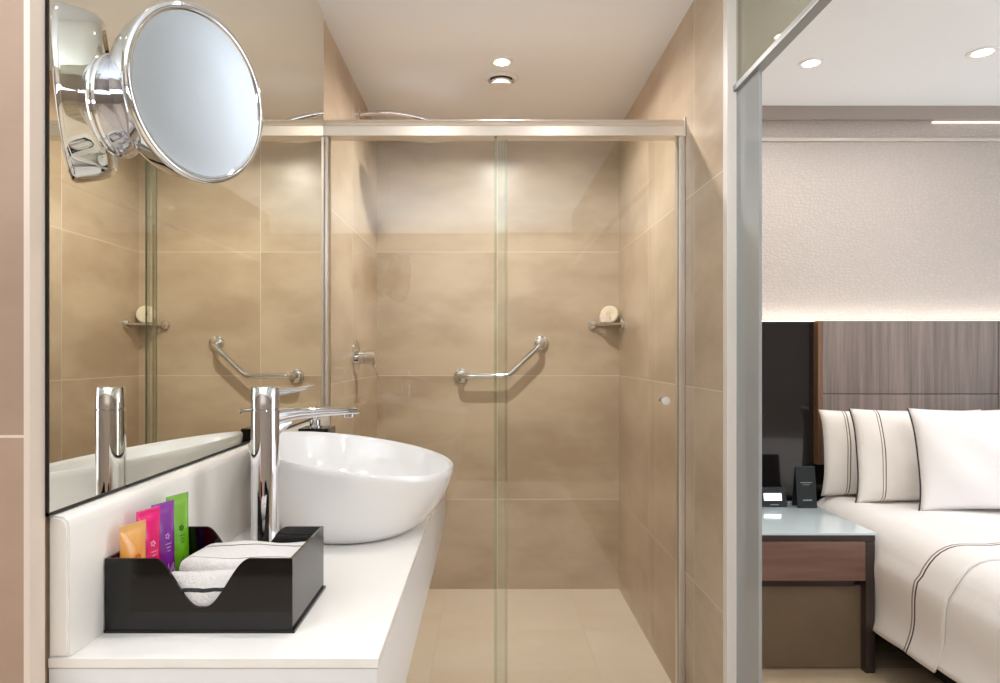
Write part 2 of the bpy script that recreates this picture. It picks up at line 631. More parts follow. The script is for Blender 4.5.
# ================================================================== VANITY
CT = .770
VX0, VX1, VY0, VY1 = -.530, -.131, .820, 2.185
t = thing('vanity_counter', 'white wall-hung vanity counter with deep apron under the basin', 'vanity', (-.33, .82, .60))
obj('countertop', box(VX0, VX1, VY0, VY1, CT - .012, CT, .0025), MAT['counter'], t, angle=50)
obj('apron', box(VX0, VX1 - .0015, VY0 + .0015, VY1, .600, CT - .0125, .003), MAT['counter_edge'], t, angle=50)
# backsplash: rounded front top corner
b = bmesh.new()
prof = [(-.530, CT + .0003), (-.505, CT + .0003), (-.505, .925), (-.507, .934), (-.513, .940), (-.530, .942)]
loft([[Vector((x, y, z)) for x, z in prof] for y in (VY0 + .001, VY1)], True, True, True, b)
bmesh.ops.bevel(b, geom=[e for e in b.edges if abs(e.verts[0].co.y - VY0 - .001) < 1e-5 and abs(e.verts[1].co.y - VY0 - .001) < 1e-5], offset=.003, segments=2, affect='EDGES')
o = obj('backsplash', b, MAT['counter'], origin=(-.52, 1.5, CT), angle=50)
tag(o, 'low white backsplash slab with rounded edge under the wall mirror', 'backsplash')

# wall mirror
t = thing('wall_mirror', 'large frameless wall mirror above the vanity backsplash', 'mirror', (-.532, 1.5, .947))
obj('mirror_glass', box(-.5275, M, .8145, 2.183, .947, CEIL - .001), MAT['mirror'], t, smooth=False)
b = box(-.5275, M + .0005, .8118, .8145, .943, CEIL - .001)
box(-.5275, M + .0005, .8118, 2.183, .9435, .947, bm=b)
obj('dark_edge', b, MAT['black_line'], t, smooth=False)

# basin
BX, BY = -.286, 1.478
BA, BB = .213, .242


def basin_ring(fr, z, n=2.1, tilt=0.0, seg=96, fb=None, ex=0.0):
    out = []
    for i in range(seg):
        c, s = se(2 * PI * i / seg, n)
        x = BA * fr * c
        y = BB * (fb if fb else fr) * s
        out.append(Vector((BX + x + ex, BY + y, CT + z - tilt * x)))
    return out


RT = .154
outer = [(.58, .0, 0), (.64, .004, 0), (.73, .018, .01), (.82, .042, .04), (.89, .070, .075), (.945, .100, .11), (.98, .126, .14), (.995, .143, .152), (1.0, RT - .002, .153)]
inner = [(.993, RT + .003, .153), (.975, RT + .001, .15), (.962, RT - .008, .145), (.93, .115, .12), (.87, .084, .09), (.76, .055, .05), (.60, .036, .02), (.40, .026, .01), (.2, .022, 0), (.11, .020, 0)]
rings = [basin_ring(f, z, 2.15, tl, fb=min(1, f + (.75 - .58) * max(0, (1 - f) / .42) * .55)) for f, z, tl in outer] + [basin_ring(f, z, 2.1, tl) for f, z, tl in inner]
t = thing('washbasin', 'white oval ceramic vessel basin with sloping rim on the counter', 'basin', (BX, BY, CT))
obj('bowl', loft(rings), MAT['ceramic'], t, angle=60)
obj('drain', lathe((BX, BY, CT + .0195), (0, 0, 1), [(0, .024), (.003, .024), (.005, .020), (.006, .004)], 32), MAT['chrome'], t)

# faucet
FX, FY = -.389, 1.193
d = Vector((.54, .84, 0)).normalized()
sd = Vector((d.y, -d.x, 0))
t = thing('basin_faucet', 'tall chrome single lever faucet between the tray and basin', 'faucet', (FX, FY, CT))
obj('body', lathe((FX, FY, CT), (0, 0, 1), [(.0003, .028), (.004, .028), (.006, .0240), (.255, .0240), (.2695, .0240), (.2705, .0230), (.272, .0230)], 48), MAT['chrome'], t)
obj('handle_cap', lathe((FX, FY, CT), (0, 0, 1), [(.272, .0230), (.273, .0242), (.308, .0236), (.3105, .0220), (.311, .018), (.3112, .003)], 48), MAT['chrome'], t)


def bar_ring(c, hw, hh, n=3.2, k=20, side=sd):
    return [c + side * (hw * se(2 * PI * i / k, n)[0]) + Vector((0, 0, hh * se(2 * PI * i / k, n)[1])) for i in range(k)]


base = Vector((FX, FY, CT))
rg = []
for s_, z_, hw, hh in ((.008, .2520, .019, .0145), (.03, .2545, .0185, .0130), (.06, .2560, .018, .0110), (.12, .2550, .0175, .0090), (.18, .2525, .0165, .0075), (.215, .2500, .0155, .0065), (.224, .2490, .014, .0045)):
    rg.append(bar_ring(base + d * s_ + Vector((0, 0, z_ + .003)), hw, hh))
b = loft(rg)
# fillet under the spout root
rg = [bar_ring(base + d * s_ + Vector((0, 0, z_)), .016, hh) for s_, z_, hh in ((.015, .232, .018), (.026, .2385, .012), (.045, .2445, .005))]
join(b, loft(rg))
obj('spout', b, MAT['chrome'], t, angle=45)
tip = base + d * .206
obj('aerator', lathe((tip.x, tip.y, CT + .2500), (0, 0, -1), [(0, .012), (.008, .0115), (.009, .009)], 28), MAT['chrome'], t)
rg = []
for s_, z_, hw, hh in ((.012, .299, .0145, .0105), (.026, .3005, .0135, .0075), (.045, .3015, .0125, .0052), (.075, .3030, .0118, .0036), (.100, .3068, .0112, .0024), (.107, .3085, .009, .0014)):
    rg.append(bar_ring(base + d * s_ + Vector((0, 0, z_)), hw, hh))
obj('lever', loft(rg), MAT['chrome'], t, angle=45)

# soap dispenser at the back of the counter
t = thing('soap_dispenser', 'black soap dispenser with chrome pump behind the basin', 'dispenser', (-.450, 1.80, CT))
obj('bottle', box(-.490, -.410, 1.762, 1.842, CT, .945, .004, 3), MAT['black_gloss'], t)
b = lathe((-.455, 1.80, .945), (0, 0, 1), [(0, .018), (.004, .018), (.006, .014), (.020, .014), (.022, .006), (.034, .006), (.036, .011), (.052, .011), (.054, .008)], 28)
join(b, tube([(-.455, 1.80, .990), (-.43, 1.80, .991), (-.400, 1.80, .989), (-.394, 1.80, .983)], .0042, 12))
obj('pump', b, MAT['chrome'], t)

# ================================================================== MAGNIFYING MIRROR
n = Vector((.906, -.418, -.062)).normalized()
C0 = Vector((-.4262, 1.012, H + .3855))
R = .127
t = thing('magnifying_mirror', 'round chrome magnifying mirror on a swivel mount on the wall mirror', 'mirror', tuple(C0))
T = .056
drum = [(-T + .006, R * .80), (-T + .001, R * .83), (-T + .002, R * .865), (-T + .010, R * .915), (-T + .024, R * .955), (-.012, R * .985), (-.006, R * .995), (-.001, R), (.003, R * .992), (.0045, R * .955), (.0035, R * .925), (.0005, R * .908)]
obj('drum', lathe(C0, n, drum, 96, False, False), MAT['chrome'], t, angle=60)
obj('magnifying_glass', lathe(C0, n, [(.0008, R * .91), (-.0005, R * .8), (-.003, R * .6), (-.0045, R * .4), (-.0055, R * .2), (-.0058, .0005)], 96, False, True), MAT['mag_mirror'], t, angle=80)
obj('rear_glass', lathe(C0, n, [(-T + .006, R * .805), (-T + .003, R * .5), (-T + .001, .0005)], 72, False, True), MAT['mirror'], t)
# mount: disc on the mirror, fat neck to the back of the drum
bs = Vector((M, .966, H + .352))
bk = C0 - n * (T + .001)
obj('mount_plate', lathe(bs, (1, 0, 0), [(.0002, .070), (.003, .0705), (.006, .069), (.0065, .066)], 64), MAT['chrome'], t)


def circ(c, ax, r, k=56):
    ax = Vector(ax).normalized()
    u = Vector((0, 0, 1)) - ax * ax.z
    u.normalize()
    v = ax.cross(u)
    return [c + (u * math.cos(2 * PI * i / k) + v * math.sin(2 * PI * i / k)) * r for i in range(k)]


rg = []
for q, r in ((0, .066), (.10, .062), (.22, .056), (.40, .050), (.6, .047), (.8, .048), (.93, .054), (1, .060)):
    p = (bs + Vector((.006, 0, 0))).lerp(bk, q)
    rg.append(circ(p, Vector((1, 0, 0)).lerp(n, q), r))
obj('neck', loft(rg), MAT['chrome'], t, angle=60)
obj('neck_ring', torus((bs + Vector((.008, 0, 0))).lerp(bk, .5), Vector((1, 0, 0)).lerp(n, .5), .0485, .0022), MAT['black_line'], t)

# ================================================================== AMENITY TRAY
TX0, TX1, TY0, TY1 = -.503, -.256, .895, 1.065
TZ0, TZ1 = CT, CT + .098
t = thing('amenity_tray', 'glossy black acrylic amenity tray with scooped front on the counter', 'tray', (-.38, .98, CT))


def notch_panel(y0, y1):
    W = TX1 - TX0
    top = []
    N = 60
    for i in range(N + 1):
        u = i / N * W
        c = abs(u - W * .515)
        a0, a1 = .004, .063
        if c > a1:
            z = TZ1
        else:
            q = max(0, (c - a0) / (a1 - a0))
            q = q * q * (3 - 2 * q)
            if c < a0:
                q = 0
            z = TZ1 - .064 * (1 - q) - (0.0)
        top.append((TX0 + u, z))
    b = bmesh.new()
    rows = []
    for y in (y0, y1):
        rows.append(([b.verts.new((x, y, TZ0 + .004)) for x, z in top], [b.verts.new((x, y, z)) for x, z in top]))
    (l0, h0), (l1, h1) = rows
    for i in range(N):
        b.faces.new((l0[i], l0[i + 1], h0[i + 1], h0[i]))
        b.faces.new((l1[i], h1[i], h1[i + 1], l1[i + 1]))
        b.faces.new((h0[i], h0[i + 1], h1[i + 1], h1[i]))
        b.faces.new((l0[i], l1[i], l1[i + 1], l0[i + 1]))
    b.faces.new((l0[0], h0[0], h1[0], l1[0]))
    b.faces.new((l0[N], l1[N], h1[N], h0[N]))
    return b


obj('front_panel', notch_panel(TY0, TY0 + .004), MAT['black_gloss'], t, angle=30)
obj('back_panel', notch_panel(TY1 - .004, TY1), MAT['black_gloss'], t, angle=30)
obj('side_panel', box(TX0, TX0 + .004, TY0 + .004, TY1 - .004, TZ0 + .004, TZ1), MAT['black_gloss'], t, smooth=False)
obj('side_panel', box(TX1 - .004, TX1, TY0 + .004, TY1 - .004, TZ0 + .004, TZ1), MAT['black_gloss'], t, smooth=False)
obj('base_panel', box(TX0 - .001, TX1 + .003, TY0 - .001, TY1 + .003, TZ0, TZ0 + .004), MAT['black_gloss'], t, smooth=False)


# tubes
def gel(name, top, low, r=.22):
    t = NT(name)
    tc = t.n('ShaderNodeTexCoord')
    sp = t.n('ShaderNodeSeparateXYZ')
    t.l(tc.outputs['Object'], sp.inputs[0])
    f = t.math('DIVIDE', sp.outputs[2], .14)
    t.l(t.ramp(f, .55, lin(low), .95, lin(top)), t.b.inputs['Base Color'])
    t.b.inputs['Roughness'].default_value = r
    t.b.inputs['Coat Weight'].default_value = .5
    return t.m


tubes = [
    ('orange', (232, 178, 110), (242, 152, 50), (206, 92, 40), -.4895, .905, 'small orange toiletry tube standing crimp up, nearest in the black tray', .133, 1.0),
    ('pink', (238, 20, 120), (232, 8, 104), (250, 170, 200), -.4890, .946, 'magenta pink toiletry tube between the orange and purple tubes', .143, .97),
    ('purple', (140, 62, 160), (128, 34, 150), (206, 150, 216), -.4860, .983, 'purple toiletry tube between the pink and green tubes', .144, 1.0),
    ('green', (128, 180, 66), (110, 184, 28), (44, 84, 30), -.4820, 1.021, 'green toiletry tube at the back of the row in the tray', .148, 1.05),
]
for nm, top, low, pr, x, y, lab, hh, ws in tubes:
    ang = math.atan2(-.015, .042)
    t = thing('toiletry_tube', lab, 'tube', (x + .008, y + .020, CT + .0045), 'toiletry tubes in the black tray', (0, 0, ang))
    m = gel(nm + '_tube_plastic', top, low)
    rings = []
    K = 32
    hw = .0215 * ws
    for z, a, bb, ne in ((.016, .0145, .0135, 2), (.018, .0175, .0150, 2), (.022, .0185, .0150, 2), (.05, .0190, .0130, 2), (.08, .0198, .0098, 2), (.105, .0205, .0062, 2), (hh - .018, .0210, .0034, 2.2), (hh - .010, .0213, .0014, 2.6), (hh - .009, .0215, .0008, 4), (hh, .0215, .0008, 4)):
        rings.append([Vector((bb * se(2 * PI * i / K, ne)[0], a * ws * se(2 * PI * i / K, ne)[1], z)) for i in range(K)])
    obj('tube_body', loft(rings), m, t, local=True, angle=50)
    obj('cap', lathe((0, 0, 0), (0, 0, 1), [(0, .0145), (.001, .0152), (.013, .0152), (.0158, .0145)], 28), MAT['white_plastic'], t, local=True)
    # printed leaf mark and lettering lines, just proud of the +X face
    b = bmesh.new()
    zc = hh * .66

    def mark(y0, z0, w_, h_):
        # follow the face: x from interpolated half-depth
        zz = [.016, .05, .08, .105, hh - .018, hh - .010, hh]
        dd = [.0150, .0130, .0098, .0062, .0034, .0014, .0008]
        z_ = max(zz[0], min(zz[-1], z0))
        for i in range(len(zz) - 1):
            if zz[i] <= z_ <= zz[i + 1]:
                q = (z_ - zz[i]) / (zz[i + 1] - zz[i])
                dp = dd[i] * (1 - q) + dd[i + 1] * q
        dp = dp * math.sqrt(max(0, 1 - (y0 / (.020 * ws)) ** 2)) + .0010
        v = [b.verts.new((dp, y0 + w_ * math.cos(2 * PI * i / 10), z0 + h_ * math.sin(2 * PI * i / 10))) for i in range(10)]
        b.faces.new(v)
    for k in range(5):
        mark(.003 * math.cos(k * 1.25), zc + .003 * math.sin(k * 1.25), .0016, .0018)
    for k, wl in enumerate((.0085, .006, .0045)):
        mark(0, zc - .011 - k * .005, wl * .75, .0007)
    if nm in ('purple', 'green', 'pink'):
        for k in range(7):
            mark(-.009 + k * .003, .042 + .004 * (k % 3), .0011, .008 - .001 * abs(k - 3))
    pm = plain(nm + '_print', pr, .5)
    obj('print', b, pm, t, local=True, smooth=False)


# washcloths in the tray
def cloth_roll(name, label, pts, r, stripe_at, w0, w1, group):
    """folded cloth: a rounded slab swept along pts (y,z centre line), spanning x0..x1"""
    return None


def folded(name, x0, x1, y0, y1, z0, z1, label, stripes, lump=.0015, seed=1, n_layers=3):
    t = thing(name, label, 'washcloth', ((x0 + x1) / 2, (y0 + y1) / 2, z0), 'folded washcloths in the tray')
    rnd = random.Random(seed)
    hh = (z1 - z0) / n_layers
    b = bmesh.new()
    for k in range(n_layers):
        za, zb = z0 + k * hh, z0 + (k + 1) * hh
        rr = (zb - za) / 2
        ry = min(rr, (y1 - y0) * .48)
        prof = []
        # section in (y,z): rounded folds front and back
        for i in range(9):
            a = PI / 2 + PI * i / 8
            prof.append((y0 + ry + ry * math.cos(a), (za + zb) / 2 + rr * math.sin(a)))
        for i in range(1, 10):
            prof.append((y0 + ry + (y1 - y0 - 2 * ry) * i / 10, za + .0006))
        for i in range(9):
            a = -PI / 2 + PI * i / 8
            prof.append((y1 - ry + ry * math.cos(a), (za + zb) / 2 + rr * math.sin(a)))
        for i in range(1, 10):
            prof.append((y1 - ry - (y1 - y0 - 2 * ry) * i / 10, zb - .0006))
        rings = []
        NX = 26
        for j in range(NX + 1):
            x = x0 + (x1 - x0) * j / NX
            e = min(j, NX - j)
            sh = 1 - (.35 if e == 0 else .10 if e == 1 else 0)
            zc, yc = (za + zb) / 2, (y0 + y1) / 2
            rings.append([Vector((x, yc + (y - yc) * (1 - (1 - sh) * .12) + .0016 * math.sin(x * 70 + k), zc + (z - zc) * sh + lump * math.sin(x * 55 + y * 40 + seed) * (z - z0) / (z1 - z0))) for y, z in prof])
        loft(rings, True, True, True, b)
    m = NT('terry_' + str(seed))
    tc = m.n('ShaderNodeTexCoord')
    sp = m.n('ShaderNodeSeparateXYZ')
    m.l(tc.outputs['Object'], sp.inputs[0])
    f = m.noise(tc.outputs['Object'], 260, 3, .8)
    cur = m.mix(f, lin((214, 206, 202)), lin((252, 248, 244)))
    wob = m.math('MULTIPLY', m.noise(tc.outputs['Object'], 30, 2), .006)
    for ax, cen, hw, col in stripes:
        mk = m.math('LESS_THAN', m.math('ABSOLUTE', m.math('SUBTRACT', m.math('ADD', sp.outputs[ax], wob), cen)), hw)
        cur = m.mix(mk, cur, lin(col))
    m.l(cur, m.b.inputs['Base Color'])
    m.b.inputs['Roughness'].default_value = .95
    m.b.inputs['Sheen Weight'].default_value = .4
    m.bump(f, 1.0, .004)
    obj('folded_cloth', b, m.m, t, angle=60)
    return t


BK = (22, 18, 20)
folded('washcloth', -.440, -.264, .9005, .946, CT + .0045, CT + .073, 'white rolled washcloth with black stripe showing in the front notch of the tray', ((2, .052, .0025, BK),), seed=3, n_layers=1)
folded('washcloth', -.430, -.264, .948, 1.056, CT + .0045, CT + .079, 'white folded washcloth with thin black stripes at the back of the tray', ((1, -.034, .0014, BK), (1, .030, .0022, BK)), seed=5, n_layers=3)

# ================================================================== SHOWER ENCLOSURE
GY = 2.215
t = SCREEN = t = thing('shower_screen', 'fixed clear glass shower screen with anodised aluminium head rail and side channels', 'shower screen', (.05, GY, 0))
b = bmesh.new()
sec = [(GY - .028, 1.842), (GY - .028, 1.872), (GY - .022, 1.878), (GY - .025, 1.884), (GY - .022, 1.893), (GY - .010, 1.899), (GY + .028, 1.899), (GY + .028, 1.842)]
loft([[Vector((x, y, z)) for y, z in sec] for x in (-.530, RW - .006)], True, True, True, b)
obj('head_rail', b, MAT['rail'], t, angle=25)
obj('end_cap', box(RW - .006, RW - .0005, GY - .031, GY + .03, 1.838, 1.902, .002), MAT['satin'], t)
obj('side_channel', box(-.5335, -.514, GY - .022, GY + .022, .0, 1.842, .002), MAT['rail'], t, angle=50)
obj('side_channel', box(RW - .021, RW - .0005, GY - .022, GY + .022, .0, 1.842, .002), MAT['satin'], t, angle=50)
obj('sill', box(-.514, RW - .021, GY - .020, GY + .020, 0, .012, .002), MAT['rail'], t, angle=50)


def pane(x0, x1, y, name=None, label=None, seal=None):
    t = thing(name, label, 'shower door', ((x0 + x1) / 2, y, .013)) if name else SCREEN
    b = box(x0, x1, y - .004, y + .004, .013, 1.86)
    for f in b.faces:
        if abs(f.normal.y) < .5:
            f.material_index = 1
        else:
            f.material_index = 0
    b.normal_update()
    for f in b.faces:
        f.material_index = 0 if abs(f.normal.y) > .5 else 1
    obj('glass_pane', b, [MAT['glass'], MAT['glass_edge']], t, smooth=False)
    if seal:
        obj('edge_seal', box(seal[0], seal[1], y - .006, y + .006, .02, 1.842), MAT['seal'], t, smooth=False)
    return t


pane(-.513, .066, GY + .012, seal=(.058, .067))
t = pane(.022, RW - .0215, GY - .012, 'shower_glass_door', 'clear sliding glass shower door on the right with a small round knob', seal=(.024, .032))
kx, kz = .572, H - .147
b = lathe((kx, GY - .016, kz), (0, -1, 0), [(0, .009), (.003, .009), (.006, .007), (.016, .0085), (.024, .013), (.028, .0135), (.031, .011), (.032, .002)], 28)
obj('knob', b, MAT['white_plastic'], t)
b = lathe((kx, GY - .008, kz), (0, 1, 0), [(0, .009), (.003, .009), (.006, .007), (.016, .0085), (.020, .011), (.022, .002)], 28)
obj('knob', b, MAT['chrome'], t)

# shower arm and head
LX = -.534
t = thing('rain_shower', 'round chrome rain shower head on a curved arm from the left wall', 'shower head', (LX, 2.80, 2.126))
obj('wall_flange', lathe((LX + .0005, 2.80, 2.126), (1, 0, 0), [(0, .026), (.006, .026), (.010, .022), (.012, .014)], 32), MAT['chrome'], t)
pts = [(LX + .008, 2.80, 2.126)] + [(LX + .008 + .30 * q, 2.80, 2.126 + .012 * math.sin(q * PI) - .028 * q * q) for q in [i / 14 for i in range(1, 15)]]
pts += [(LX + .32, 2.80, 2.092), (LX + .326, 2.80, 2.080), (LX + .326, 2.80, 2.045)]
obj('arm', tube(pts, .0105, 18), MAT['chrome'], t)
obj('spray_plate', lathe((LX + .326 - .04, 2.80, 2.052), (0, 0, -1), [(-.02, .010), (-.004, .016), (0, .03), (.006, .085), (.010, .092), (.016, .092), (.018, .086), (.0185, .002)], 56), MAT['chrome'], t)

# mixer valve
vy_, vz = 2.76, H - .010
t = thing('shower_mixer', 'chrome shower mixer with round plate and lever on the left wall', 'mixer', (LX, vy_, vz))
obj('wall_plate', lathe((LX + .0005, vy_, vz), (1, 0, 0), [(0, .072), (.004, .072), (.007, .068), (.008, .028)], 56), MAT['chrome'], t)
obj('knob', lathe((LX + .008, vy_, vz), (1, 0, 0), [(0, .027), (.030, .027), (.031, .024), (.034, .024), (.035, .029), (.070, .028), (.074, .024), (.075, .004)], 40), MAT['chrome'], t)
rg = []
for s_, hw, hh in ((0, .008, .007), (.02, .007, .005), (.05, .006, .004), (.085, .007, .003), (.09, .005, .002)):
    c = Vector((LX + .070 + s_ * .35, vy_ - .008, vz - .018 - s_ * .85))
    rg.append([c + Vector((hh * se(2 * PI * i / 14, 2.6)[0], hw * se(2 * PI * i / 14, 2.6)[1], 0)) for i in range(14)])
obj('lever', loft(rg), MAT['chrome'], t)

# grab bar on the back wall
t = thing('grab_bar', 'angled chrome grab bar on the back wall of the shower', 'grab bar', (.05, FAR, H - .1))
P0 = Vector((-.124, FAR, H - .100))
P1 = Vector((.262, FAR, H + .058))
bend = Vector((.100, FAR - .060, H - .100))
pts = smooth_path([P0 + Vector((0, -.006, 0)), P0 + Vector((.012, -.060, 0)), bend, P1 + Vector((-.008, -.060, -.010)), P1 + Vector((0, -.006, 0))], .030, 8)
obj('bar', tube(pts, .0138, 20), MAT['chrome'], t)
for p in (P0, P1):
    obj('flange', lathe(p + Vector((0, -.0003, 0)), (0, -1, 0), [(0, .037), (.004, .037), (.012, .034), (.016, .028), (.017, .014)], 40), MAT['chrome'], t)

# corner soap basket
cx0, cy0, cz = RW - .001, FAR - .001, H + .146
t = thing('corner_shelf', 'chrome corner basket on the back wall of the shower', 'shelf', (cx0, cy0, cz))
b = tube([(cx0 - .145, cy0 - .004, cz), (cx0 - .140, cy0 - .012, cz), (cx0 - .10, cy0 - .045, cz), (cx0 - .045, cy0 - .10, cz), (cx0 - .012, cy0 - .14, cz), (cx0 - .004, cy0 - .145, cz)], .005, 12)
join(b, tube([(cx0 - .145, cy0 - .006, cz), (cx0 - .006, cy0 - .006, cz), (cx0 - .006, cy0 - .145, cz)], .005, 12))
for k in range(1, 8):
    q = k / 8
    join(b, tube([(cx0 - .145 * q, cy0 - .006, cz - .001), (cx0 - .006, cy0 - .145 * q, cz - .001)], .002, 8))
obj('wire_basket', b, MAT['chrome'], t)
for p, ax in (((cx0 - .13, cy0, cz), (0, -1, 0)), ((cx0, cy0 - .13, cz), (-1, 0, 0))):
    obj('wall_boss', lathe(p, ax, [(0, .021), (.012, .021), (.016, .017), (.017, .004)], 28), MAT['chrome'], t)
# soap packet (round, pleated) and small carton on the basket
t = thing('soap_packet', 'round pleated cream soap packet leaning in the corner basket', 'soap', (cx0 - .045, cy0 - .045, cz + .005))
ax = Vector((-.35, -.90, .25)).normalized()
pc = Vector((cx0 - .052, cy0 - .036, cz + .0485))
b = bmesh.new()
u, v, nn = frame(ax)
K = 72
rings = []
for dd, r in ((-.009, .037), (-.007, .042), (0, .044), (.007, .042), (.009, .034), (.0085, .012), (.007, .003)):
    rings.append([pc + nn * (dd + (.0006 if i % 2 else -.0006)) + u * (r * math.cos(2 * PI * i / K)) + v * (r * math.sin(2 * PI * i / K)) for i in range(K)])
obj('pleated_wrap', loft(rings), MAT['soap_paper'], t, smooth=False)
b = box(-.025, .025, -.006, .006, 0, .038, .001)
bmesh.ops.rotate(b, verts=b.verts, cent=(0, 0, 0), matrix=Matrix.Rotation(.25, 3, 'Z') @ Matrix.Rotation(-.35, 3, 'X'))
bmesh.ops.translate(b, verts=b.verts, vec=(cx0 - .076, cy0 - .070, cz + .0075))
o = obj('soap_carton', b, MAT['pink_paper'], None, origin=(cx0 - .076, cy0 - .070, cz + .0065))
tag(o, 'small pale carton leaning in front of the round soap packet', 'box')

# ================================================================== BEDROOM
# dark lacquer wall panel and headboard
struct('wall_panel', box(.72, 4.6, BW - .018, BW, 0, H + .148), MAT['dark_gloss'], 'dark lacquered wall panel behind the nightstand', 'wall panel', smooth=False)
HX0 = 1.452
t = thing('headboard', 'taupe striated upholstered headboard in stitched panels behind the pillows', 'headboard', (2.5, BW, .5))
for i, (a, c_) in enumerate(((HX0 + .012, 2.232), (2.236, 3.02), (3.024, 3.8))):
    for z0, z1 in ((H - .48, H - .1725), (H - .1695, H + .150)):
        obj('upholstered_panel', box(a, c_, BW - .060, BW - .022, z0, z1, .004, 3), MAT['headboard'], t)
obj('edge_strip', box(HX0 - .006, HX0 + .011, BW - .060, BW - .0185, H - .48, H + .150), MAT['bronze'], t, smooth=False)
# LED strip lying on the panel top behind the headboard
o = obj('led_strip', box(.76, 4.5, BW - .014, BW - .004, H + .1483, H + .153), MAT['led'], origin=(2.6, BW - .01, H + .148), smooth=False)
tag(o, 'glowing LED strip along the top of the headboard and dark panel', 'light strip')
area_lamp('strip_glow', (2.63, BW - .034, H + .1515), 3.7, 2.7, (1, .97, .90), (PI, 0, 0), 'RECTANGLE', .012)
o = obj('led_strip', box(1.98, 4.5, BW - .010, BW - .0005, CEIL - .068, CEIL - .062), plain('soft_led', (255, 250, 240), .5, emit=(255, 244, 230), estr=.9), origin=(2.6, BW - .01, CEIL - .065), smooth=False)
tag(o, 'bright narrow light line under the taupe ceiling band', 'light strip')

# nightstand
NX0, NX1, NY0, NY1, NZ = .80, 1.388, 2.420, 2.955, .502
t = thing('nightstand', 'brown wooden nightstand with frosted glass top beside the bed', 'nightstand', (1.1, 2.7, 0))
obj('glass_top', box(NX0, NX1, NY0, NY1, NZ - .008, NZ, .002), MAT['table_glass'], t, angle=50)
obj('frame', box(NX0 + .004, NX1 - .004, NY0 + .004, NY1 - .004, NZ - .030, NZ - .0085, .001), MAT['dark_wood'], t, angle=50)
obj('drawer', box(NX0 + .055, NX1 - .037, NY0 + .006, NY1 - .01, NZ - .172, NZ - .031, .002), MAT['brown_wood'], t, angle=50)
obj('bottom_rail', box(NX0 + .055, NX1 - .066, NY0 + .03, NY1 - .01, NZ - .200, NZ - .173), MAT['dark_wood'], t, smooth=False)
for lx in (NX0 + .004, NX1 - .064):
    for ly in (NY0 + .006, NY1 - .045):
        obj('leg', box(lx + (.028 if lx > 1 else 0), lx + .060, ly, ly + .035, 0, NZ - .031, .001), MAT['dark_wood'], t, angle=50)
obj('side_panel', box(NX1 - .035, NX1 - .006, NY0 + .045, NY1 - .05, NZ - .20, NZ - .031, .001), MAT['brown_wood'], t)

obj('back_panel', box(NX0 + .055, NX1 - .008, 2.4615, 2.475, .004, NZ - .201), plain('back_panel_veneer', (122, 104, 84), .5, var=.15), t, smooth=False)

# clock radio
t = thing('alarm_clock', 'small dark alarm clock with a white lit display on the nightstand', 'clock', (1.20, 2.87, NZ))
b = bmesh.new()
loft([[Vector((x, y, z)) for y, z in ((2.835, NZ), (2.832, NZ + .008), (2.848, NZ + .072), (2.856, NZ + .076), (2.90, NZ + .072), (2.905, NZ))] for x in (1.145, 1.250)], True, True, True, b)
obj('case', b, MAT['dark_teal'], t, angle=20)
b = box(1.156, 1.230, -.0005, .001, 0, .030)
bmesh.ops.rotate(b, verts=b.verts, cent=(1.2, 0, 0), matrix=Matrix.Rotation(-.245, 3, 'X'))
bmesh.ops.translate(b, verts=b.verts, vec=(0, 2.8355, NZ + .027))
obj('display', b, MAT['display'], t, smooth=False)
obj('base_print', box(1.180, 1.215, 2.8312, 2.8325, NZ + .009, NZ + .0125), MAT['grey_print'], t, smooth=False)
# leaflet card
t = thing('tent_card', 'dark upright card with pale lettering on the nightstand near the pillow', 'card', (1.325, 2.84, NZ))
b = bmesh.new()
loft([[Vector((x, y, z)) for y, z in ((2.812, NZ), (2.835, NZ + .168), (2.838, NZ + .170), (2.841, NZ + .168), (2.870, NZ), (2.868, NZ), (2.838, NZ + .166), (2.814, NZ))] for x in (1.285, 1.366)], True, True, True, b)
obj('folded_card', b, MAT['dark_teal'], t, smooth=False)
b = bmesh.new()
for xa, xb, z, hgt_ in ((1.302, 1.350, .102, .003), (1.312, 1.340, .094, .002), (1.308, 1.318, .030, .005), (1.320, 1.329, .030, .006), (1.331, 1.345, .030, .006)):
    y = 2.812 + .023 * z / .168 - .0009
    obj('lettering', box(xa, xb, y, y + .0006, NZ + z, NZ + z + hgt_), MAT['grey_print'], t, smooth=False)

# bed
BX0, BX1 = 1.440, 3.25
BTOP = .478
t = thing('bed', 'wide low bed with cream sheeted mattress on a dark base', 'bed', (2.35, 2.0, 0))
obj('bed_base', box(BX0 + .10, BX1 - .10, 1.02, 2.95, .03, .20, .01), MAT['bed_base'], t)
obj('mattress', box(BX0 + .016, BX1 - .016, .98, 2.962, .205, BTOP - .012, .055, 5), MAT['mattress'], t, angle=60)
for lx in (BX0 + .15, BX1 - .2):
    for ly in (1.1, 2.85):
        obj('leg', box(lx, lx + .05, ly, ly + .05, 0, .03), MAT['bed_base'], t, smooth=False)


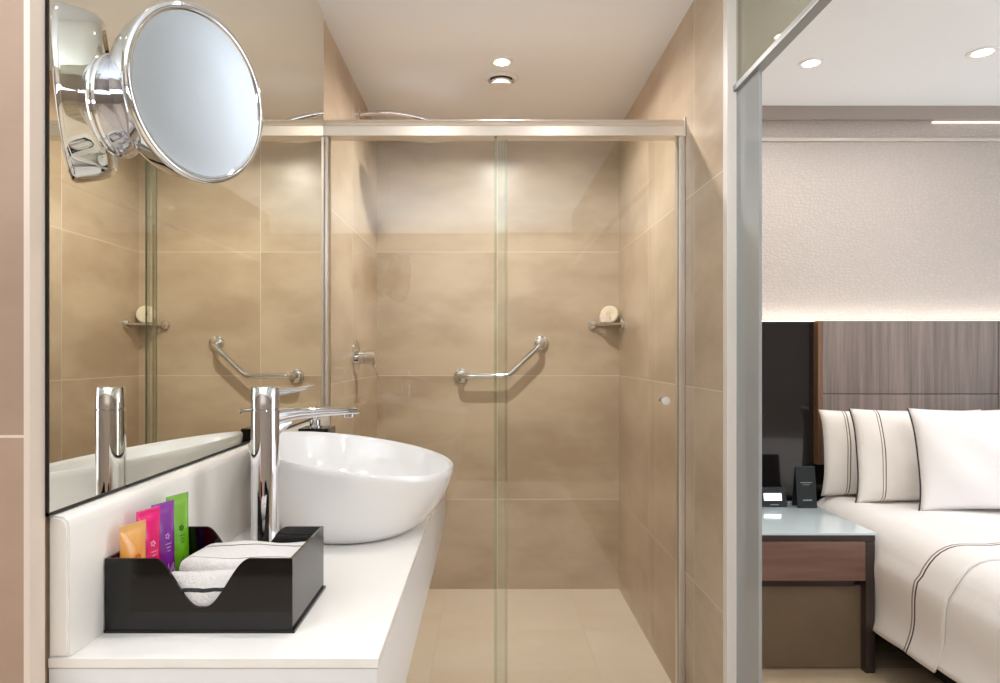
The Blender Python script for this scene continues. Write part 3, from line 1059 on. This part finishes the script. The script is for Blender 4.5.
def drape(name, y_far, y_near, lift, hem, mat, label, cat, edge_slant, seed, out=0.0, thick=.006, yn_profile=None):
    """cloth lying over the bed: profile across X (left hem - over the top - right), swept along Y.  UV.y = distance from near edge"""
    rnd = random.Random(seed)
    L = BX0 - .012 - out
    top = BTOP + lift
    prof = []       # (x, z, drop)
    r = .075 + lift
    NS = 14
    for i in range(NS + 1):
        q = i / NS
        z = hem + (top - r - hem) * q
        prof.append((L - .012 * (1 - q) + .010 * math.sin(q * 5), z))
    for i in range(1, 9):
        a = PI / 2 * i / 8
        prof.append((L + r - r * math.cos(a), top - r + r * math.sin(a)))
    for i in range(1, 21):
        x = L + r + (BX1 + .012 + out - r - L - r) * i / 20
        prof.append((x, top + .006 * math.sin(i * .9 + seed)))
    for i in range(1, 9):
        a = PI / 2 * i / 8
        prof.append((BX1 + .012 + out - r + r * math.sin(a), top - r + r * math.cos(a)))
    prof.append((BX1 + .02 + out, hem))
    NY = 70
    b = bmesh.new()
    uvl = b.loops.layers.uv.new('UVMap')
    rows, uvs = [], {}
    for j in range(NY + 1):
        q = j / NY
        row = []
        for k, (x, z) in enumerate(prof):
            drop = max(0, top - r * .5 - z) if k < NS + 5 else 0
            yn = y_near + edge_slant * drop
            y = y_far + (yn - y_far) * q
            side = min(1, drop / .3)
            wob = .010 * side * math.sin(y * 9 + seed) + .004 * side * math.sin(y * 23 + seed * 2)
            lump = .004 * math.sin(x * 8 + y * 6 + seed) if drop < .05 else 0
            vv = b.verts.new((x - abs(wob) * .6, y, z + lump))
            uvs[vv] = (x, y - yn)
            row.append(vv)
        rows.append(row)
    for r0, r1 in zip(rows, rows[1:]):
        for i in range(len(prof) - 1):
            f = b.faces.new((r0[i], r0[i + 1], r1[i + 1], r1[i]))
    for f in b.faces:
        for lp in f.loops:
            lp[uvl].uv = uvs[lp.vert]
    o = obj(name, b, mat, origin=(2.35, y_near, BTOP), angle=80)
    s = o.modifiers.new('thickness', 'SOLIDIFY')
    s.thickness = thick
    s.offset = 1
    tag(o, label, cat)
    return o


drape('duvet', 2.40, .95, .026, .165, MAT['duvet'], 'plain white duvet emerging from under the striped sheet at the right edge', 'duvet', 0.0, 2, out=.010, thick=.012)
sh = drape('bed_sheet', 2.955, 2.035, .046, .152, MAT['sheet'], 'white top sheet with double brown stripe folded down over the duvet', 'sheet', .22, 5, out=.026, thick=.008)


# pillows
def pillow(x0, w_, h_, th, yb, lean, label, mat, z0=None, yaw=0, piping=True, roll=0.0):
    K, L_ = 44, 26
    t = thing('pillow', label, 'pillow', (x0 + w_ / 2, yb, z0 if z0 else BTOP + .056), 'pillows leaning on the headboard', (-lean, roll, yaw))
    b = bmesh.new()
    grid = {}
    for s in (-1, 1):
        for i in range(K + 1):
            for j in range(L_ + 1):
                u_, v_ = -1 + 2 * i / K, -1 + 2 * j / L_
                edge = i in (0, K) or j in (0, L_)
                if edge and s == 1:
                    grid[s, i, j] = grid[-1, i, j]
                    continue
                pinch = 1 - .055 * (1 - abs(u_) ** 3) * v_ * v_ * 1 - 0
                pin2 = 1 - .055 * (1 - abs(v_) ** 3) * u_ * u_
                f = max(0, (1 - abs(u_) ** 2.6) * (1 - abs(v_) ** 2.4)) ** .55
                y = s * th / 2 * f + (.004 * math.sin(u_ * 9 + v_ * 5 + x0 * 7) * f)
                grid[s, i, j] = b.verts.new((u_ * w_ / 2 * pin2, y, h_ / 2 + v_ * h_ / 2 * pinch))
    for s in (-1, 1):
        for i in range(K):
            for j in range(L_):
                q = (grid[s, i, j], grid[s, i + 1, j], grid[s, i + 1, j + 1], grid[s, i, j + 1])
                b.faces.new(q if s < 0 else q[::-1])
    o = obj('pillow_case', b, mat, t, local=True, angle=170)
    if piping:
        pts = []
        def ep(u_, v_):
            return Vector((u_ * w_ / 2 * (1 - .055 * (1 - abs(v_) ** 3) * u_ * u_), 0, h_ / 2 + v_ * h_ / 2 * (1 - .055 * (1 - abs(u_) ** 3) * v_ * v_)))
        for i in range(25): pts.append(ep(-1, -1 + 2 * i / 24))
        pp = [Vector(p) + Vector((-.001, 0, 0)) for p in pts]
        obj('piping', tube(pp, .0028, 8), MAT['piping'], t, local=True)
    return t


PZ = BTOP + .0545
pillow(1.425, .70, .370, .115, 2.905, .05, 'striped cream pillow nearest the nightstand, rearmost against the headboard', MAT['pillow_stripe'], z0=PZ, piping=False)
pillow(1.505, .70, .385, .115, 2.775, .13, 'striped white pillow in the middle, between the rear and front pillows', MAT['pillow_stripe'], z0=PZ)
pillow(2.24, .70, .385, .115, 2.800, .10, 'white pillow mostly hidden behind the front pillow at the right edge', MAT['pillow_stripe'], z0=PZ)
pillow(1.665, .70, .400, .14, 2.620, .18, 'large plain white pillow in front with dark piped edge', MAT['pillow_plain'], z0=PZ)
